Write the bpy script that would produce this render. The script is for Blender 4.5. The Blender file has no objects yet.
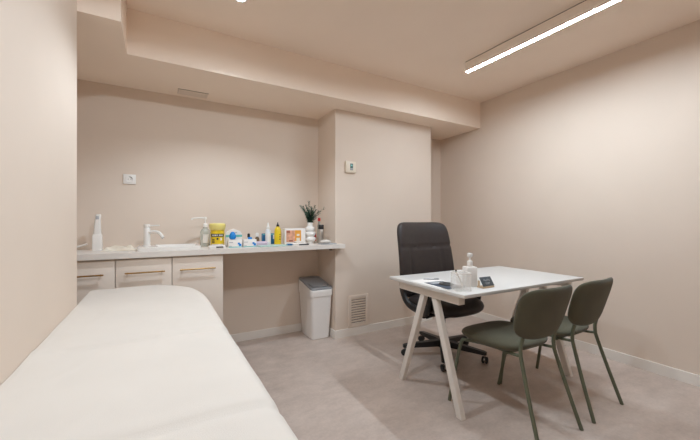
import bpy, bmesh, math, random
from mathutils import Vector, Matrix, noise
random.seed(4)
PI = math.pi
COL = bpy.context.scene.collection

# ------------------------------------------------------------------ helpers
def link(o, parent=None):
    COL.objects.link(o)
    if parent is not None:
        o.parent = parent
    return o

def obj(name, bm, mat, parent=None, smooth=True, angle=35):
    """one finished mesh object out of a bmesh"""
    bmesh.ops.recalc_face_normals(bm, faces=bm.faces)
    me = bpy.data.meshes.new(name)
    if smooth:
        lim = math.radians(angle)
        for f in bm.faces:
            f.smooth = True
        for e in bm.edges:
            if len(e.link_faces) != 2 or e.calc_face_angle(0) > lim:
                e.smooth = False
    bm.to_mesh(me)
    bm.free()
    for m in (mat if isinstance(mat, (list, tuple)) else [mat]):
        me.materials.append(m)
    return link(bpy.data.objects.new(name, me), parent)

def tag(o, label, cat, group=None):
    o['label'] = label
    o['category'] = cat
    if group:
        o['group'] = group
    return o

def thing(name, label, cat, loc=(0, 0, 0), rz=0.0, group=None):
    o = bpy.data.objects.new(name, None)
    o.empty_display_size = 0.05
    link(o)
    o.location = loc
    o.rotation_euler = (0, 0, rz)
    return tag(o, label, cat, group)

def struct(name, bm, mat, smooth=False):
    o = obj(name, bm, mat, None, smooth)
    o['kind'] = 'structure'
    return o

def dup(root, loc, rz, label=None):
    r = root.copy(); COL.objects.link(r)
    r.location = loc; r.rotation_euler = (0, 0, rz)
    if label:
        r['label'] = label
    for ch in list(root.children):
        c = ch.copy(); COL.objects.link(c); c.parent = r
        for g in ch.children:
            d = g.copy(); COL.objects.link(d); d.parent = c
    return r

def B():
    return bmesh.new()

def box(bm, x0, x1, y0, y1, z0, z1, bev=0.0, seg=2, mi=0):
    vs = [bm.verts.new(p) for p in ((x0,y0,z0),(x1,y0,z0),(x1,y1,z0),(x0,y1,z0),(x0,y0,z1),(x1,y0,z1),(x1,y1,z1),(x0,y1,z1))]
    fs = [bm.faces.new([vs[i] for i in q]) for q in ((0,3,2,1),(4,5,6,7),(0,1,5,4),(1,2,6,5),(2,3,7,6),(3,0,4,7))]
    for f in fs:
        f.material_index = mi
    if bev > 0:
        es = list({e for f in fs for e in f.edges})
        bmesh.ops.bevel(bm, geom=es, offset=bev, segments=seg, profile=0.5, affect='EDGES', clamp_overlap=True)
    return vs

def boxm(bm, sx, sy, sz, M, bev=0.0, seg=2):
    """box centred at origin then moved by matrix M"""
    t = bmesh.new()
    box(t, -sx/2, sx/2, -sy/2, sy/2, -sz/2, sz/2, bev, seg)
    bmesh.ops.transform(t, matrix=M, verts=t.verts)
    me = bpy.data.meshes.new('tmp'); t.to_mesh(me); t.free()
    bm.from_mesh(me); bpy.data.meshes.remove(me)

def bar(bm, p, q, w, d, up=(0, 0, 1), bev=0.003):
    """rectangular bar from p to q"""
    p, q = Vector(p), Vector(q)
    z = (q - p).normalized()
    x = Vector(up).cross(z)
    if x.length < 1e-5:
        x = Vector((1, 0, 0))
    x.normalize(); y = z.cross(x)
    M = Matrix(((x.x, y.x, z.x, 0), (x.y, y.y, z.y, 0), (x.z, y.z, z.z, 0), (0, 0, 0, 1)))
    M.translation = (p + q) / 2
    boxm(bm, w, d, (q - p).length, M, bev)

def smooth_path(pts, n=6, closed=False):
    P = [Vector(p) for p in pts]
    out = []
    N = len(P)
    rng = range(N if closed else N - 1)
    for i in rng:
        if closed:
            a, b, c, d = P[(i-1) % N], P[i], P[(i+1) % N], P[(i+2) % N]
        else:
            a, b, c, d = P[max(i-1, 0)], P[i], P[i+1], P[min(i+2, N-1)]
        for k in range(n):
            t = k / n
            out.append(0.5*((2*b) + (c-a)*t + (2*a-5*b+4*c-d)*t*t + (3*b-a-3*c+d)*t**3))
    if not closed:
        out.append(P[-1])
    return out

def tube(bm, pts, r, seg=10, closed=False, flat=1.0, upv=None):
    """swept tube; r is a number or a list; flat scales the second axis"""
    P = [Vector(p) for p in pts]
    N = len(P)
    rings = []
    prev = None
    for i in range(N):
        if closed:
            d = (P[(i+1) % N] - P[i-1]).normalized()
        else:
            d = (P[min(i+1, N-1)] - P[max(i-1, 0)]).normalized()
        if upv is not None:
            u = Vector(upv); u = (u - d*u.dot(d)).normalized()
        elif prev is None:
            u = d.orthogonal().normalized()
        else:
            u = (prev - d*prev.dot(d)).normalized()
        prev = u
        w = d.cross(u)
        rr = r[i] if isinstance(r, (list, tuple)) else r
        rings.append([bm.verts.new(P[i] + u*math.cos(2*PI*k/seg)*rr + w*math.sin(2*PI*k/seg)*rr*flat) for k in range(seg)])
    for i in range(N if closed else N-1):
        a, b = rings[i], rings[(i+1) % N]
        for k in range(seg):
            bm.faces.new((a[k], a[(k+1) % seg], b[(k+1) % seg], b[k]))
    if not closed:
        bm.faces.new(rings[0]); bm.faces.new(list(reversed(rings[-1])))

def lathe(bm, prof, seg=24, M=None, sx=1.0, sy=1.0):
    """profile [(r, z)...] turned about z"""
    rings = []
    M = M or Matrix()
    for r, z in prof:
        if r < 1e-6:
            rings.append([bm.verts.new(M @ Vector((0, 0, z)))])
        else:
            rings.append([bm.verts.new(M @ Vector((r*math.cos(2*PI*k/seg)*sx, r*math.sin(2*PI*k/seg)*sy, z))) for k in range(seg)])
    for a, b in zip(rings, rings[1:]):
        for k in range(seg):
            A = [a[k % len(a)], a[(k+1) % len(a)]] if len(a) > 1 else [a[0]]
            C = [b[(k+1) % len(b)], b[k % len(b)]] if len(b) > 1 else [b[0]]
            if len(A) + len(C) >= 3:
                bm.faces.new(A + C)
    if len(rings[0]) > 1:
        bm.faces.new(list(reversed(rings[0])))
    if len(rings[-1]) > 1:
        bm.faces.new(rings[-1])

def prism(bm, poly, z0, z1):
    a = [bm.verts.new((x, y, z0)) for x, y in poly]
    b = [bm.verts.new((x, y, z1)) for x, y in poly]
    n = len(poly)
    bm.faces.new(list(reversed(a))); bm.faces.new(b)
    for i in range(n):
        bm.faces.new((a[i], a[(i+1) % n], b[(i+1) % n], b[i]))

def rrect(w, d, r, n=5, cx=0, cy=0):
    out = []
    for sx, sy, a0 in ((1,1,0),(-1,1,PI/2),(-1,-1,PI),(1,-1,1.5*PI)):
        for k in range(n+1):
            a = a0 + PI/2*k/n
            out.append((cx + sx*(w/2-r) + r*math.cos(a), cy + sy*(d/2-r) + r*math.sin(a)))
    return out

def loft(bm, loops):
    """loops: list of equal-length lists of points, capped at both ends"""
    R = [[bm.verts.new(p) for p in L] for L in loops]
    n = len(R[0])
    for a, b in zip(R, R[1:]):
        for k in range(n):
            bm.faces.new((a[k], a[(k+1) % n], b[(k+1) % n], b[k]))
    bm.faces.new(list(reversed(R[0]))); bm.faces.new(R[-1])

def rloft(bm, spec, n=5, cx=0, cy=0):
    """spec: [(z, w, d, r)...] rounded-rectangle loft"""
    loft(bm, [[(x, y, z) for x, y in rrect(w, d, min(r, w/2-1e-4, d/2-1e-4), n, cx, cy)] for z, w, d, r in spec])

def pad(bm, W, H, T, fn, n=3.2, N=26, k=4.0, groove=None, back=1.0):
    """upholstered pad: superellipse outline W x H, thickness T, every point (x, y, h) sent through fn"""
    idx = {}
    def pt(i, j, side):
        u, v = -1 + 2*i/N, -1 + 2*j/N
        # denser towards the rim
        u = math.copysign(1-(1-abs(u))**1.5, u); v = math.copysign(1-(1-abs(v))**1.5, v)
        r = max(abs(u), abs(v))
        if r < 1e-9:
            x = y = 0.0
        else:
            q = (abs(u)**n + abs(v)**n)**(1/n)
            x, y = u/q*r, v/q*r
        rim = r > 1-1e-7
        key = (i, j, 0 if rim else side)
        if key not in idx:
            h = 0 if rim else T/2*math.sqrt(max(0, 1 - r**k))*(1 if side > 0 else -back)
            if groove and not rim:
                h += groove(x*W/2, y*H/2, side)
            idx[key] = bm.verts.new(fn(x*W/2, y*H/2, h))
        return idx[key]
    for side in (1, -1):
        for i in range(N):
            for j in range(N):
                f = [pt(i,j,side), pt(i+1,j,side), pt(i+1,j+1,side), pt(i,j+1,side)]
                bm.faces.new(f if side > 0 else list(reversed(f)))

# ------------------------------------------------------------------ materials
def mat(name, col, rough=0.5, metal=0.0, spec=0.5, noise_amt=0.0, noise_scale=20, bump=0.0, bump_scale=200, trans=0.0, ior=1.45, coat=0.0, sheen=0.0, emit=None, alpha=None):
    m = bpy.data.materials.new(name); m.use_nodes = True
    nt = m.node_tree; b = nt.nodes['Principled BSDF']
    b.inputs['Base Color'].default_value = (*col, 1)
    b.inputs['Roughness'].default_value = rough
    b.inputs['Metallic'].default_value = metal
    b.inputs['Specular IOR Level'].default_value = spec
    b.inputs['IOR'].default_value = ior
    b.inputs['Transmission Weight'].default_value = trans
    b.inputs['Coat Weight'].default_value = coat
    b.inputs['Sheen Weight'].default_value = sheen
    tc = nt.nodes.new('ShaderNodeTexCoord')
    if noise_amt > 0:
        n = nt.nodes.new('ShaderNodeTexNoise'); n.inputs['Scale'].default_value = noise_scale; n.inputs['Detail'].default_value = 5
        nt.links.new(tc.outputs['Object'], n.inputs['Vector'])
        r = nt.nodes.new('ShaderNodeValToRGB')
        r.color_ramp.elements[0].position = 0.3; r.color_ramp.elements[1].position = 0.7
        r.color_ramp.elements[0].color = (*[c*(1-noise_amt) for c in col], 1)
        r.color_ramp.elements[1].color = (*[min(1, c*(1+noise_amt)) for c in col], 1)
        nt.links.new(n.outputs['Fac'], r.inputs['Fac']); nt.links.new(r.outputs['Color'], b.inputs['Base Color'])
    if bump > 0:
        n2 = nt.nodes.new('ShaderNodeTexNoise'); n2.inputs['Scale'].default_value = bump_scale; n2.inputs['Detail'].default_value = 3
        nt.links.new(tc.outputs['Object'], n2.inputs['Vector'])
        bp = nt.nodes.new('ShaderNodeBump'); bp.inputs['Strength'].default_value = bump; bp.inputs['Distance'].default_value = 0.002
        nt.links.new(n2.outputs['Fac'], bp.inputs['Height']); nt.links.new(bp.outputs['Normal'], b.inputs['Normal'])
    if alpha is not None:
        b.inputs['Alpha'].default_value = alpha
    if emit:
        b.inputs['Emission Color'].default_value = (*emit[0], 1); b.inputs['Emission Strength'].default_value = emit[1]
    return m

def floor_material():
    m = bpy.data.materials.new('concrete_vinyl'); m.use_nodes = True
    nt = m.node_tree; b = nt.nodes['Principled BSDF']; N = nt.nodes.new; L = nt.links.new
    tc = N('ShaderNodeTexCoord')
    n1 = N('ShaderNodeTexNoise'); n1.inputs['Scale'].default_value = 2.6; n1.inputs['Detail'].default_value = 9; n1.inputs['Roughness'].default_value = 0.62; n1.inputs['Distortion'].default_value = 0.6
    mp = N('ShaderNodeMapping'); mp.inputs['Scale'].default_value = (1.3, 2.2, 1.0); mp.inputs['Rotation'].default_value = (0, 0, 0.25)
    n2 = N('ShaderNodeTexNoise'); n2.inputs['Scale'].default_value = 5.0; n2.inputs['Detail'].default_value = 10; n2.inputs['Roughness'].default_value = 0.7
    n3 = N('ShaderNodeTexNoise'); n3.inputs['Scale'].default_value = 60; n3.inputs['Detail'].default_value = 6
    L(tc.outputs['Object'], n1.inputs['Vector']); L(tc.outputs['Object'], mp.inputs['Vector']); L(mp.outputs['Vector'], n2.inputs['Vector']); L(tc.outputs['Object'], n3.inputs['Vector'])
    a = N('ShaderNodeMix'); a.inputs['Factor'].default_value = 0.5
    L(n1.outputs['Fac'], a.inputs[2]); L(n2.outputs['Fac'], a.inputs[3])
    a2 = N('ShaderNodeMix'); a2.inputs['Factor'].default_value = 0.18
    L(a.outputs[0], a2.inputs[2]); L(n3.outputs['Fac'], a2.inputs[3])
    r = N('ShaderNodeValToRGB')
    e = r.color_ramp.elements
    e[0].position = 0.34; e[0].color = (*FLOOR_A, 1)
    e[1].position = 0.66; e[1].color = (*FLOOR_B, 1)
    L(a2.outputs[0], r.inputs['Fac']); L(r.outputs['Color'], b.inputs['Base Color'])
    b.inputs['Roughness'].default_value = 0.42
    b.inputs['Specular IOR Level'].default_value = 0.35
    bp = N('ShaderNodeBump'); bp.inputs['Strength'].default_value = 0.12; bp.inputs['Distance'].default_value = 0.002
    L(n3.outputs['Fac'], bp.inputs['Height']); L(bp.outputs['Normal'], b.inputs['Normal'])
    return m

def weave_material(name, col, scale, bump=0.25, rough=0.9):
    m = mat(name, col, rough, spec=0.2, noise_amt=0.10, noise_scale=9, sheen=0.15)
    nt = m.node_tree; b = nt.nodes['Principled BSDF']; N = nt.nodes.new; L = nt.links.new
    tc = N('ShaderNodeTexCoord')
    w1 = N('ShaderNodeTexWave'); w1.inputs['Scale'].default_value = scale; w1.bands_direction = 'X'
    w2 = N('ShaderNodeTexWave'); w2.inputs['Scale'].default_value = scale; w2.bands_direction = 'Y'
    L(tc.outputs['Object'], w1.inputs['Vector']); L(tc.outputs['Object'], w2.inputs['Vector'])
    ad = N('ShaderNodeMath'); ad.operation = 'ADD'
    L(w1.outputs['Fac'], ad.inputs[0]); L(w2.outputs['Fac'], ad.inputs[1])
    bp = N('ShaderNodeBump'); bp.inputs['Strength'].default_value = bump; bp.inputs['Distance'].default_value = 0.001
    L(ad.outputs[0], bp.inputs['Height']); L(bp.outputs['Normal'], b.inputs['Normal'])
    return m

FLOOR_A = (0.40, 0.325, 0.281)
FLOOR_B = (0.63, 0.525, 0.460)
WALL = (0.725, 0.615, 0.52)
CEIL = (0.885, 0.755, 0.64)
LIGHT = (0.868, 1.01, 1.135)
LED_E, SPOT_E = 154.0, (48, 51, 0, 0)
M = {
 'wall': mat('beige_paint', WALL, 0.75, spec=0.25, noise_amt=0.012, noise_scale=3, bump=0.05, bump_scale=350),
 'ceil': mat('ceiling_paint', CEIL, 0.8, spec=0.2, noise_amt=0.012, noise_scale=3, bump=0.04, bump_scale=350),
 'trim': mat('white_trim', (0.8, 0.75, 0.69), 0.4, noise_amt=0.01),
 'floor': floor_material(),
 'worktop': mat('white_laminate', (0.76, 0.715, 0.665), 0.35, noise_amt=0.015, noise_scale=40),
 'cabinet': mat('greige_lacquer', (0.78, 0.69, 0.605), 0.4, noise_amt=0.01),
 'brass': mat('brushed_brass', (0.46, 0.28, 0.10), 0.35, metal=1.0, noise_amt=0.05, noise_scale=80),
 'ceramic': mat('white_ceramic', (0.82, 0.79, 0.75), 0.18, noise_amt=0.005, coat=0.3),
 'whiteplastic': mat('white_plastic', (0.82, 0.79, 0.75), 0.35, noise_amt=0.01),
 'sheet': mat('white_sheet', (0.71, 0.66, 0.60), 0.85, spec=0.15, noise_amt=0.015, noise_scale=6, bump=0.25, bump_scale=420),
 'deskwhite': mat('white_desk', (0.61, 0.59, 0.562), 0.38, noise_amt=0.008, noise_scale=30),
 'deskframe': mat('white_powder_coat', (0.76, 0.71, 0.65), 0.45, noise_amt=0.01),
 'leather': mat('dark_leather', (0.030, 0.0215, 0.0195), 0.45, spec=0.5, noise_amt=0.1, noise_scale=30, bump=0.35, bump_scale=260),
 'blackplastic': mat('black_plastic', (0.016, 0.015, 0.015), 0.42, noise_amt=0.1),
 'rubber': mat('black_rubber', (0.02, 0.02, 0.02), 0.7, noise_amt=0.1),
 'chrome': mat('grey_metal', (0.45, 0.45, 0.45), 0.25, metal=1.0, noise_amt=0.03),
 'green': weave_material('green_fabric', (0.100, 0.094, 0.062), 240),
 'greenmetal': mat('green_powder_coat', (0.118, 0.130, 0.08500), 0.45, noise_amt=0.03),
 'binbody': mat('pale_grey_plastic', (0.82, 0.785, 0.75), 0.4, noise_amt=0.01),
 'binlid': mat('mid_grey_plastic', (0.27, 0.27, 0.275), 0.35, noise_amt=0.02),
 'vent': mat('beige_vent', (0.74, 0.63, 0.535), 0.5, noise_amt=0.01),
 'dark': mat('dark_void', (0.16, 0.135, 0.11), 0.9, noise_amt=0.05),
 'ledbody': mat('pale_aluminium', (0.88, 0.79, 0.70), 0.4, noise_amt=0.01),
 'shadowgap': mat('painted_gap_shade', (0.10, 0.085, 0.07), 0.7, noise_amt=0.02),
 'led': mat('led_diffuser', (0.9, 0.9, 0.9), 0.5, emit=(LIGHT, LED_E)),
 'lens': mat('downlight_lens', (0.9, 0.9, 0.9), 0.5, emit=(LIGHT, 40.0)),
 'cream': mat('cream_plastic', (0.78, 0.69, 0.56), 0.4, noise_amt=0.01),
 'lcd': mat('grey_green_lcd', (0.10, 0.17, 0.16), 0.15, noise_amt=0.15, noise_scale=60),
 'yellow': mat('yellow_plastic', (0.78, 0.55, 0.02), 0.35, noise_amt=0.02),
 'paleyellow': mat('pale_yellow_lid', (0.80, 0.68, 0.22), 0.3, noise_amt=0.03),
 'black': mat('black_cap', (0.015, 0.014, 0.014), 0.35, noise_amt=0.05),
 'charcoal': mat('charcoal_print', (0.045, 0.042, 0.04), 0.6, noise_amt=0.05),
 'paper': mat('white_card', (0.82, 0.785, 0.745), 0.6, noise_amt=0.01),
 'blue': mat('blue_plastic', (0.01, 0.22, 0.62), 0.4, noise_amt=0.04),
 'deepblue': mat('deep_blue_print', (0.02, 0.14, 0.30), 0.4, noise_amt=0.05),
 'teal': mat('teal_print', (0.16, 0.50, 0.47), 0.5, noise_amt=0.04),
 'palegreen': mat('pale_green_foil', (0.46, 0.62, 0.56), 0.4, noise_amt=0.10, noise_scale=60),
 'lilac': mat('lilac_card', (0.62, 0.50, 0.60), 0.55, noise_amt=0.02),
 'brown': mat('amber_brown', (0.16, 0.10, 0.05), 0.3, noise_amt=0.1),
 'palebottle': mat('pale_blue_bottle', (0.74, 0.77, 0.80), 0.35, noise_amt=0.03),
 'skin': mat('peach_print', (0.70, 0.36, 0.24), 0.5, noise_amt=0.25, noise_scale=28),
 'orange': mat('orange_print', (0.80, 0.36, 0.05), 0.5, noise_amt=0.06),
 'redbrown': mat('red_brown_print', (0.33, 0.12, 0.08), 0.5, noise_amt=0.15),
 'leaf': mat('dark_green_leaf', (0.035, 0.090, 0.055), 0.55, noise_amt=0.3, noise_scale=30),
 'stem': mat('green_stem', (0.10, 0.115, 0.06), 0.6, noise_amt=0.1),
 'red': mat('red_plastic', (0.55, 0.025, 0.03), 0.35, noise_amt=0.05),
 'silver': mat('silver_metal', (0.50, 0.46, 0.42), 0.35, metal=0.9, noise_amt=0.03),
 'cotton': mat('cream_cotton', (0.82, 0.75, 0.63), 0.9, spec=0.1, noise_amt=0.06, noise_scale=25, bump=0.4, bump_scale=300),
 'slate': mat('slate_card', (0.055, 0.068, 0.078), 0.5, noise_amt=0.05),
 'palewood': mat('pale_wood', (0.55, 0.40, 0.26), 0.5, noise_amt=0.12, noise_scale=30),
 'taupe': mat('taupe_grey', (0.11, 0.10, 0.092), 0.5, noise_amt=0.05),
 'navy': mat('navy_leaflet', (0.055, 0.075, 0.105), 0.4, noise_amt=0.08),
 'greypaper': mat('grey_print', (0.42, 0.43, 0.45), 0.5, noise_amt=0.04),
 'glass': mat('clear_glass', (0.95, 0.96, 0.95), 0.05, trans=0.95, ior=1.2),
 'frost': mat('frosted_acrylic', (0.90, 0.885, 0.85), 0.25, alpha=0.22),
 'gel': mat('clear_gel', (0.72, 0.74, 0.68), 0.2, trans=0.55, ior=1.3),
}

# ------------------------------------------------------------------ room
H_CEIL, H_SOF = 2.612, 2.302
YB = 3.35            # back wall
XL = -0.372          # left wall face
XA = -0.95           # end of the alcove behind the left wall
YF = -1.9            # wall behind the camera
def xr(y):           # right wall runs slightly out of square
    return 3.405 - (YB - y)*0.026

bm = B(); box(bm, -1.3, 3.8, YF-0.2, 3.7, -0.1, 0); struct('floor', bm, M['floor'])
bm = B(); box(bm, -1.3, 3.8, YF-0.2, 3.7, H_CEIL, H_CEIL+0.1); struct('ceiling', bm, M['ceil'])
bm = B(); box(bm, -1.1, 3.7, YB, YB+0.15, 0, H_CEIL); struct('wall_back', bm, M['wall'])
bm = B(); box(bm, XA, XL, YF, 2.262, 0, H_CEIL); struct('wall_left', bm, M['wall'])
bm = B(); box(bm, XA-0.15, XA, YF, YB, 0, H_CEIL); struct('wall_alcove', bm, M['wall'])
bm = B(); box(bm, -1.1, 3.7, YF-0.15, YF, 0, H_CEIL); struct('wall_front', bm, M['wall'])
bm = B(); prism(bm, [(xr(YB), YB), (xr(YF), YF), (xr(YF)+0.2, YF), (xr(YB)+0.2, YB)], 0, H_CEIL); struct('wall_right', bm, M['wall'])
bm = B(); box(bm, 1.54, 2.83, 2.94, YB, 0, H_SOF); struct('wall_column', bm, M['wall'])
bm = B(); prism(bm, [(XA, YB), (XA, 2.262), (-0.178, 2.262), (-0.178, 2.68), (xr(2.68), 2.68), (xr(YB), YB)], H_SOF, H_CEIL); struct('ceiling_soffit', bm, M['ceil'])

BH, BT = 0.08, 0.013
def skirt(name, pts, closed_poly):
    bm = B(); prism(bm, closed_poly, 0, BH)
    es = [e for e in bm.edges if all(abs(v.co.z-BH) < 1e-6 for v in e.verts)]
    bmesh.ops.bevel(bm, geom=es, offset=0.003, segments=2, profile=0.5, affect='EDGES')
    struct(name, bm, M['trim'])
skirt('baseboard_back', None, [(0.47, YB), (0.47, YB-BT), (1.54-BT, YB-BT), (1.54-BT, YB)])
skirt('baseboard_column', None, [(1.54-BT, YB-BT), (1.54-BT, 2.94-BT), (2.83+BT, 2.94-BT), (2.83+BT, YB-BT), (2.83, YB-BT), (2.83, 2.94), (1.54, 2.94), (1.54, YB-BT)])
skirt('baseboard_recess', None, [(2.83+BT, YB), (2.83+BT, YB-BT), (xr(YB)-BT, YB-BT), (xr(YB)-BT, YB)])
skirt('baseboard_right', None, [(xr(YB), YB), (xr(YB)-BT, YB), (xr(YF)-BT, YF), (xr(YF), YF)])
skirt('baseboard_left', None, [(XL, YF), (XL+BT, YF), (XL+BT, 2.262), (XL, 2.262)])

# ------------------------------------------------------------------ lights of the room
LX, LY0, LY1 = 2.42, 0.66, 2.06
t = thing('linear_lamp', 'long white LED strip lamp glowing across the ceiling', 'ceiling light', (LX, (LY0+LY1)/2, H_CEIL))
hl = (LY1-LY0)/2
bm = B(); box(bm, -0.0215, 0.0215, -hl, hl, -0.080, -0.005, 0.002); box(bm, -0.0215, -0.0185, -hl, hl, -0.090, -0.0795, 0.0008); box(bm, 0.0185, 0.0215, -hl, hl, -0.090, -0.0795, 0.0008); box(bm, -0.0185, 0.0185, -hl, -hl+0.002, -0.090, -0.0795); box(bm, -0.0185, 0.0185, hl-0.002, hl, -0.090, -0.0795); obj('housing', bm, M['ledbody'], t)
bm = B(); box(bm, -0.020, 0.020, -hl+0.002, hl-0.002, -0.0049, -0.0003); obj('gap_shade_strip', bm, M['shadowgap'], t)  # dark-coloured strip standing in for the shadow gap between housing and ceiling
bm = B(); box(bm, -0.0182, 0.0182, -hl+0.0023, hl-0.0023, -0.0885, -0.0803, 0.001); obj('diffuser', bm, M['led'], t)

SPOTS = [((0.46, 2.19), 126, 0.5, 'small round glowing spot recessed in the ceiling in front of the soffit'),
         ((0.46, 0.75), 175, 0.12, 'assumed unseen round spot in the ceiling over the near half of the couch'),  # assumed lamp out of view, added for its light, strength fitted
         ((0.46, -0.75), 175, 0.12, 'round spot recessed in the ceiling behind the camera near the couch'),
         ((1.70, -0.75), 175, 0.12, 'round spot recessed in the ceiling behind the camera in the middle of the room')]
for i, ((x, y), deg, blend, lab) in enumerate(SPOTS):
    if SPOT_E[i] <= 0:
        continue
    t = thing('downlight', lab, 'ceiling light', (x, y, H_CEIL), 0, 'recessed ceiling spots')
    bm = B(); lathe(bm, [(0.030, -0.0005), (0.030, -0.004), (0.034, -0.006), (0.043, -0.004), (0.045, -0.0003)], 32); obj('trim_ring', bm, M['whiteplastic'], t)
    bm = B(); lathe(bm, [(0.0, -0.0045), (0.0295, -0.0042), (0.0295, -0.0008), (0.0, -0.0005)], 24); obj('lens', bm, M['lens'], t)
    L = bpy.data.lights.new('downlight_beam', 'SPOT'); L.spot_size = math.radians(deg); L.spot_blend = blend; L.shadow_soft_size = 0.03 if i == 0 else 0.07
    L.energy = SPOT_E[i]; L.color = LIGHT
    lo = bpy.data.objects.new('downlight_beam', L); link(lo); lo.location = (x, y, H_CEIL-0.03)

# ------------------------------------------------------------------ examination couch
t = thing('examination_couch', 'long examination couch covered in a white sheet along the left wall', 'couch', (0, 0, 0))
def couch_sheet():
    bm = B()
    X0, X1, Y0, Y1, ZT = XL+0.002, 0.272, 0.42, 2.735, 0.731
    RE = 0.05                                   # edge rounding
    R = [0.05, 0.05]                            # corner radii near / far (left)
    RR, RB = 0.20, 0.52                         # far right corner, long soft curve
    NX, NY = 44, 150
    def ylim(j):
        return Y0+RE + (Y1-Y0-2*RE)*j/NY
    rows = []
    for j in range(NY+1):
        # denser rows towards the far end
        s = j/NY
        y = Y0+RE + (Y1-Y0-2*RE)*(1-(1-s)**1.25)
        dy = max(0, y-(Y1-RE-R[1])); ins = R[1]-math.sqrt(max(0, R[1]**2-dy*dy)) if dy > 0 else 0
        dy2 = max(0, (Y0+RE+R[0])-y); ins2 = R[0]-math.sqrt(max(0, R[0]**2-dy2*dy2)) if dy2 > 0 else 0
        dr = max(0, y-(Y1-RE-RB)); insr = RR*(1-math.sqrt(max(0, 1-(dr/RB)**2)))
        xa, xb = X0+0.008+ins*0.6+ins2, X1-RE-insr-ins2
        rows.append([(xa+(xb-xa)*i/NX, y) for i in range(NX+1)])
    def height(x, y):
        z = ZT
        for yg, dep, slope in ((1.485, 0.012, 0.02), (0.815, 0.008, -0.03)):
            d = y-(yg+slope*(x))
            dep2 = dep*min(1, max(0, (x-X0-0.02)/0.10))
            z -= dep2*math.exp(-(d/0.014)**2)
            z += 0.003*math.exp(-((d-0.04)/0.03)**2)
        z += 0.0035*noise.noise((x*3.1, y*2.2, 3.0))
        z += 0.0018*noise.noise((x*9+y*4, y*7-x*3, 1.0))
        # faint crumple lines
        z += 0.0016*(1-min(1, abs(noise.noise((x*5.0+y*1.5, y*3.0, 7.0)))*6))
        z -= 0.012*max(0, (x-(X0+X1)/2)/((X1-X0)/2))**6
        z -= 0.02*max(0, (y-2.3)/0.36)**3*max(0, min(1, (x+0.05)/0.3))
        return z
    V = [[bm.verts.new((x, y, height(x, y))) for x, y in row] for row in rows]
    for j in range(NY):
        for i in range(NX):
            bm.faces.new((V[j][i], V[j][i+1], V[j+1][i+1], V[j+1][i]))
    per = [V[0][i] for i in range(NX+1)] + [V[j][NX] for j in range(1, NY+1)] + [V[NY][i] for i in range(NX-1, -1, -1)] + [V[j][0] for j in range(NY-1, 0, -1)]
    P = [v.co.copy() for v in per]
    n = len(P)
    nor = []
    for i in range(n):
        d = (P[(i+1) % n]-P[i-1]); nn = Vector((d.y, -d.x, 0)); nor.append(nn.normalized())
    prev = per
    for k in range(1, 7):
        a = PI/2*k/6
        ring = [bm.verts.new((max(XL+0.0015, P[i].x+nor[i].x*RE*math.sin(a)), P[i].y+nor[i].y*RE*math.sin(a), P[i].z-RE*(1-math.cos(a)))) for i in range(n)]
        for i in range(n):
            bm.faces.new((prev[i], prev[(i+1) % n], ring[(i+1) % n], ring[i]))
        prev = ring
    for k in range(1, 7):
        ring = []
        for i in range(n):
            w = 0.008*k/6*math.sin(i*0.35+1.3*noise.noise((i*0.05, 0, 0)))
            px = P[i].x+nor[i].x*(RE+w); py = P[i].y+nor[i].y*(RE+w)
            ring.append(bm.verts.new((max(px, XL+0.002), py, P[i].z-RE-0.045*k)))
        for i in range(n):
            bm.faces.new((prev[i], prev[(i+1) % n], ring[(i+1) % n], ring[i]))
        prev = ring
    return bm
obj('bed_sheet', couch_sheet(), M['sheet'], t, angle=60)
bm = B(); box(bm, -0.345, 0.235, 0.48, 2.60, 0.60, 0.665, 0.02); obj('mattress', bm, M['whiteplastic'], t)
bm = B(); box(bm, -0.335, 0.225, 0.50, 2.58, 0.54, 0.60, 0.004); obj('frame', bm, M['deskframe'], t)
for x in (-0.30, 0.19):
    for y in (0.60, 2.45):
        bm = B(); box(bm, x-0.02, x+0.02, y-0.02, y+0.02, 0, 0.54, 0.003); obj('leg', bm, M['deskframe'], t)

# ------------------------------------------------------------------ worktop and cabinets
WT, WZ = 0.951, 0.911        # top and underside of the worktop
WY = 2.845                   # front edge
bm = B()
# a slab with an opening for the basin
SX0, SX1, SY0, SY1 = -0.020, 0.305, 2.955, 3.245
pieces = [(XA+0.002, SX0, WY, YB-0.002), (SX1, 1.538, WY, YB-0.002), (SX0, SX1, WY, SY0), (SX0, SX1, SY1, YB-0.002)]
for a, b_, c, d in pieces:
    box(bm, a, b_, c, d, WZ, WT)
box(bm, 1.538, 1.60, WY, 2.938, WZ, WT)
bmesh.ops.remove_doubles(bm, verts=bm.verts, dist=1e-5)
tag(obj('worktop', bm, M['worktop'], None, smooth=False), 'long white laminate worktop running along the back wall', 'worktop')

def cabinet(x0, x1, label, hx0, hx1):
    g = 0.0012
    t = thing('base_cabinet', label, 'cabinet', (x0, 2.89, 0), 0, 'cabinets under the worktop')
    w = x1-x0
    bm = B(); box(bm, 0.001, w-0.001, 0.0, YB-2.89-0.003, 0.08, WZ-0.0005); obj('carcass', bm, M['cabinet'], t, smooth=False)
    bm = B(); box(bm, 0.001, w-0.001, 0.04, 0.055, 0.0, 0.08); obj('plinth', bm, M['cabinet'], t, smooth=False)
    bm = B(); box(bm, g, w-g, -0.021, -0.001, 0.085, WZ-0.012, 0.0025, 2)
    d = obj('door', bm, M['cabinet'], t)
    bm = B(); zh = 0.803
    a, b_ = hx0-x0, hx1-x0
    tube(bm, [(a-0.012, -0.050, zh), (b_+0.012, -0.050, zh)], 0.0055, 10)
    for x in (a+0.006, b_-0.006):
        tube(bm, [(x, -0.0205, zh), (x, -0.050, zh)], 0.0045, 8)
    obj('handle', bm, M['brass'], d)
    return t
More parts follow.
